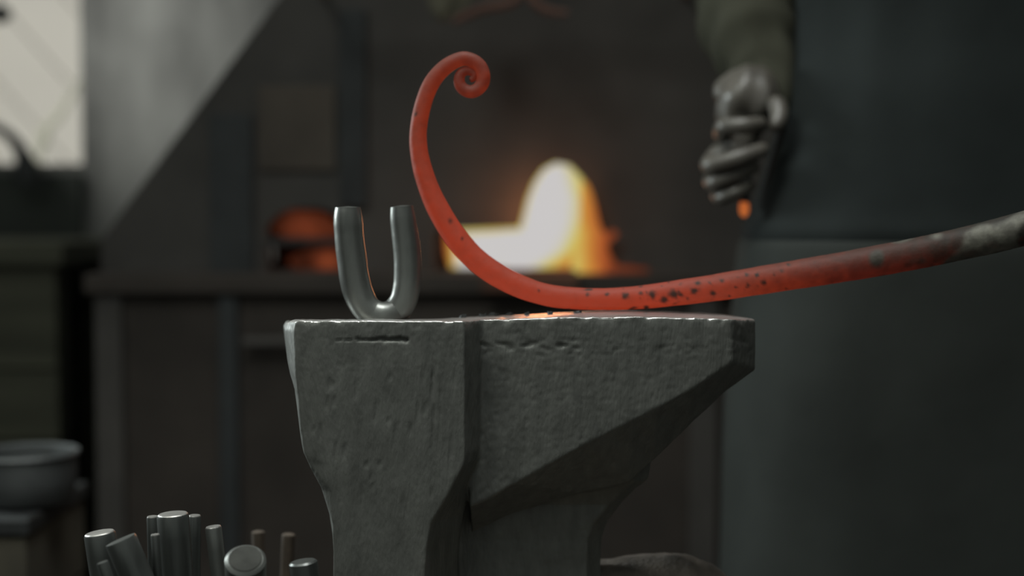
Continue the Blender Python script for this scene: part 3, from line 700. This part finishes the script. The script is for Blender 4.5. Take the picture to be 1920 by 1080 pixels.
def garment(name, rings_, m, amp=0.006, folds=7, seg=72, parent=per, cap=True, fs=14):
    bm = bmesh.new(); rr = catmull([list(map(float, r)) for r in rings_], 8); out_ = []
    for z, cx, cy, rx, ry in rr:
        ring = []
        for k in range(seg):
            a = 2 * math.pi * k / seg; ca, sa = math.cos(a), math.sin(a)
            e = 0.8; x = math.copysign(abs(ca) ** e, ca) * rx; y = math.copysign(abs(sa) ** e, sa) * ry
            q = amp * noise.noise(Vector((ca * folds * .4, sa * folds * .4, z * fs * .25))) * 1.5
            ring.append(Vector((cx + x + ca * q, cy + y + sa * q, z)))
        out_.append(ring)
    loft(bm, out_, cap); return link(name, bm, m, parent)
garment('jacket', [(1.475, .52, 1.63, .07, .06), (1.45, .52, 1.63, .12, .075), (1.41, .52, 1.63, .185, .095), (1.33, .52, 1.62, .205, .12), (1.13, .52, 1.615, .200, .125), (1.03, .52, 1.61, .215, .135), (.96, .52, 1.61, .232, .142), (.905, .52, 1.61, .250, .150), (.882, .52, 1.61, .259, .155), (.868, .52, 1.61, .258, .154)], M['jacket'])
garment('apron', [(.878, .52, 1.61, .250, .148), (.862, .52, 1.61, .262, .158), (.80, .52, 1.61, .266, .162), (.70, .52, 1.61, .272, .166), (.58, .52, 1.61, .278, .170), (.45, .52, 1.61, .283, .174), (.33, .52, 1.61, .288, .178)], M['apron'], 0.005)
for x in (.42, .62):
    garment('trouser_leg', [(.40, x, 1.62, .085, .09), (.25, x, 1.63, .078, .085), (.10, x, 1.64, .075, .085), (.07, x, 1.64, .070, .08)], M['trousers'], 0.006)
    bm = bmesh.new(); rings = []
    for t, w, h in ((0, .03, .07), (.15, .044, .10), (.45, .047, .10), (.65, .048, .07), (.85, .044, .055), (1.0, .02, .03)):
        yy = 1.71 - .29 * t; rings.append([Vector((x + w * math.cos(a), yy, max(0, h * (0.5 + 0.5 * math.sin(a)) * 1.1))) for a in [2 * math.pi * k / 20 for k in range(20)]])
    loft(bm, rings); link('boot', bm, M['boot'], per)
def sleeve(name, pts, m, amp=0.12, seg=44):
    bm = bmesh.new(); path = catmull([list(map(float, p)) for p in pts], 10)
    sweep(bm, path, seg, True, 0.1, lambda i, a, p: 1 + amp * noise.noise(Vector((p.z * 26 + 2 * math.cos(a), math.sin(a) * 2, p.x * 9))) + 0.5 * amp * math.sin(p.z * 170 + 2.2 * math.cos(a)))
    return link(name, bm, m, per)
sl = sleeve('sleeve', [(.37, 1.635, 1.40, .055), (.335, 1.66, 1.34, .066), (.292, 1.72, 1.22, .060), (.279, 1.70, 1.155, .061), (.275, 1.665, 1.12, .060), (.279, 1.635, 1.082, .050), (.285, 1.615, 1.055, .040), (.284, 1.60, 1.032, .038), (.283, 1.60, 1.018, .034)], M['sleeve'], 0.09)
sl['label'] = 'olive cloth sleeve'
sleeve('sleeve', [(.67, 1.635, 1.40, .055), (.72, 1.61, 1.35, .066), (.79, 1.50, 1.23, .058), (.80, 1.44, 1.18, .056), (.785, 1.32, 1.11, .046), (.77, 1.235, 1.065, .040)], M['sleeve'], 0.10)
# gloved hand, fingers curled round a made-up short rod
GY = 1.56
def G(px, py, dy=0.0): return tuple(P(px, py, GY + dy))
hv = []; he = []
def add(p, r, r2=None):
    hv.append((*p, r, r2 or r)); return len(hv) - 1
c0 = add(G(1400, 190, .02), .030, .026); c1 = add(G(1395, 225, .02), .028, .024); c2 = add(G(1385, 268, .02), .032, .022); c3 = add(G(1378, 315, .02), .034, .020)
he += [(c0, c1), (c1, c2), (c2, c3)]
for par, pts_, r in ((c1, ((1352, 252, .012), (1356, 236, -.03), (1400, 236, -.042), (1436, 230, -.03)), .0098), (c2, ((1332, 305, .010), (1330, 312, -.034), (1388, 296, -.048), (1442, 276, -.034)), .0104),
                     (c3, ((1332, 340, .012), (1336, 344, -.026), (1380, 328, -.036), (1424, 308, -.024)), .0094), (c3, ((1345, 368, .014), (1352, 372, -.022), (1384, 360, -.034), (1414, 342, -.024)), .0086)):
    pr = par
    for j, (x, y, dy) in enumerate(pts_):
        i_ = add(G(x, y, dy), r * (1.08, 1.04, .98, .84)[j]); he.append((pr, i_)); pr = i_
t0 = add(G(1432, 205, .0), .013); t1 = add(G(1458, 192, -.02), .012); t2 = add(G(1462, 222, -.035), .0105); t3 = add(G(1450, 246, -.045), .009)
he += [(c0, t0), (t0, t1), (t1, t2), (t2, t3)]
gl = skin_mesh('glove', hv, he, M['glove'], per, 2); gl['label'] = 'worn brown leather glove on the hanging hand'
sleeve('glove_cuff', [(G(1402, 158, .03)[0], GY + .03, Z(158, GY), .032), (G(1404, 175, .02)[0], GY + .02, Z(175, GY), .036), (G(1402, 195, .015)[0], GY + .015, Z(195, GY), .034), (G(1396, 215, .01)[0], GY + .015, Z(215, GY), .029), (G(1392, 240, .01)[0], GY + .015, Z(240, GY), .027)], M['glove'], 0.16)
# other hand grips the cool end of the bar
hv = []; he = []
bx = [p for p in path if False]
def barpt(px):
    q = min(ctr, key=lambda c: abs(c[5] - px)); return Vector(q[:3])
bp0 = P(2560, 258, 1.06); bp0 = lerp(P(2300, 326, dep(2300)), bp0, 0.9)
wr = Vector((.765, 1.20, 1.05)); k0 = add(wr, .027, .024); pm = bp0 + Vector((.045, .05, .03)); k1 = add(pm, .03, .022); he.append((k0, k1)); k2 = add(bp0 + Vector((.0, .035, .03)), .03, .018); he.append((k1, k2))
for j in range(4):
    ox = -.035 + j * .022; pr = k2 if j < 2 else k1
    for (dx, dy, dz), r in (((0, .012, .030), .0105), ((0, -.022, .024), .0100), ((.002, -.028, -.008), .0094), ((.004, -.008, -.026), .0085)):
        i_ = add(bp0 + Vector((ox + dx, dy, dz + ox * 0.2)), r); he.append((pr, i_)); pr = i_
i1 = add(bp0 + Vector((-.045, .032, .008)), .012); i2 = add(bp0 + Vector((-.062, .014, -.016)), .0105); i3 = add(bp0 + Vector((-.055, -.008, -.026)), .009); he += [(k2, i1), (i1, i2), (i2, i3)]
skin_mesh('glove', hv, he, M['glove'], per, 2)
# made-up short rod in the hanging hand, its tip standing in for an orange glow
tr = empty('made_up_rod', G(1396, 392, -.005)); tag(tr, 'made-up thin rod in the hanging gloved hand, tip standing in for an orange glow', 'rod')
bm = bmesh.new(); sweep(bm, catmull([[*G(1402, 240, .0), .004], [*G(1400, 330, -.005), .005], [*G(1396, 380, -.008), .0055]], 5), 14); link('shaft', bm, M['dark'], tr)
bm = bmesh.new(); lay = bm.verts.layers.float.new('iron_heat'); sweep(bm, catmull([[*G(1395.5, 379, -.008), .0045], [*G(1395, 386, -.008), .0052], [*G(1395, 397, -.008), .0052], [*G(1395, 405, -.008), .003]], 4), 14, True, 0.5)
for v in bm.verts: v[lay] = 0.30
tp = link('glowing_tip', bm, M['fire'], tr); tp['label'] = 'orange glow shown as a rod tip'
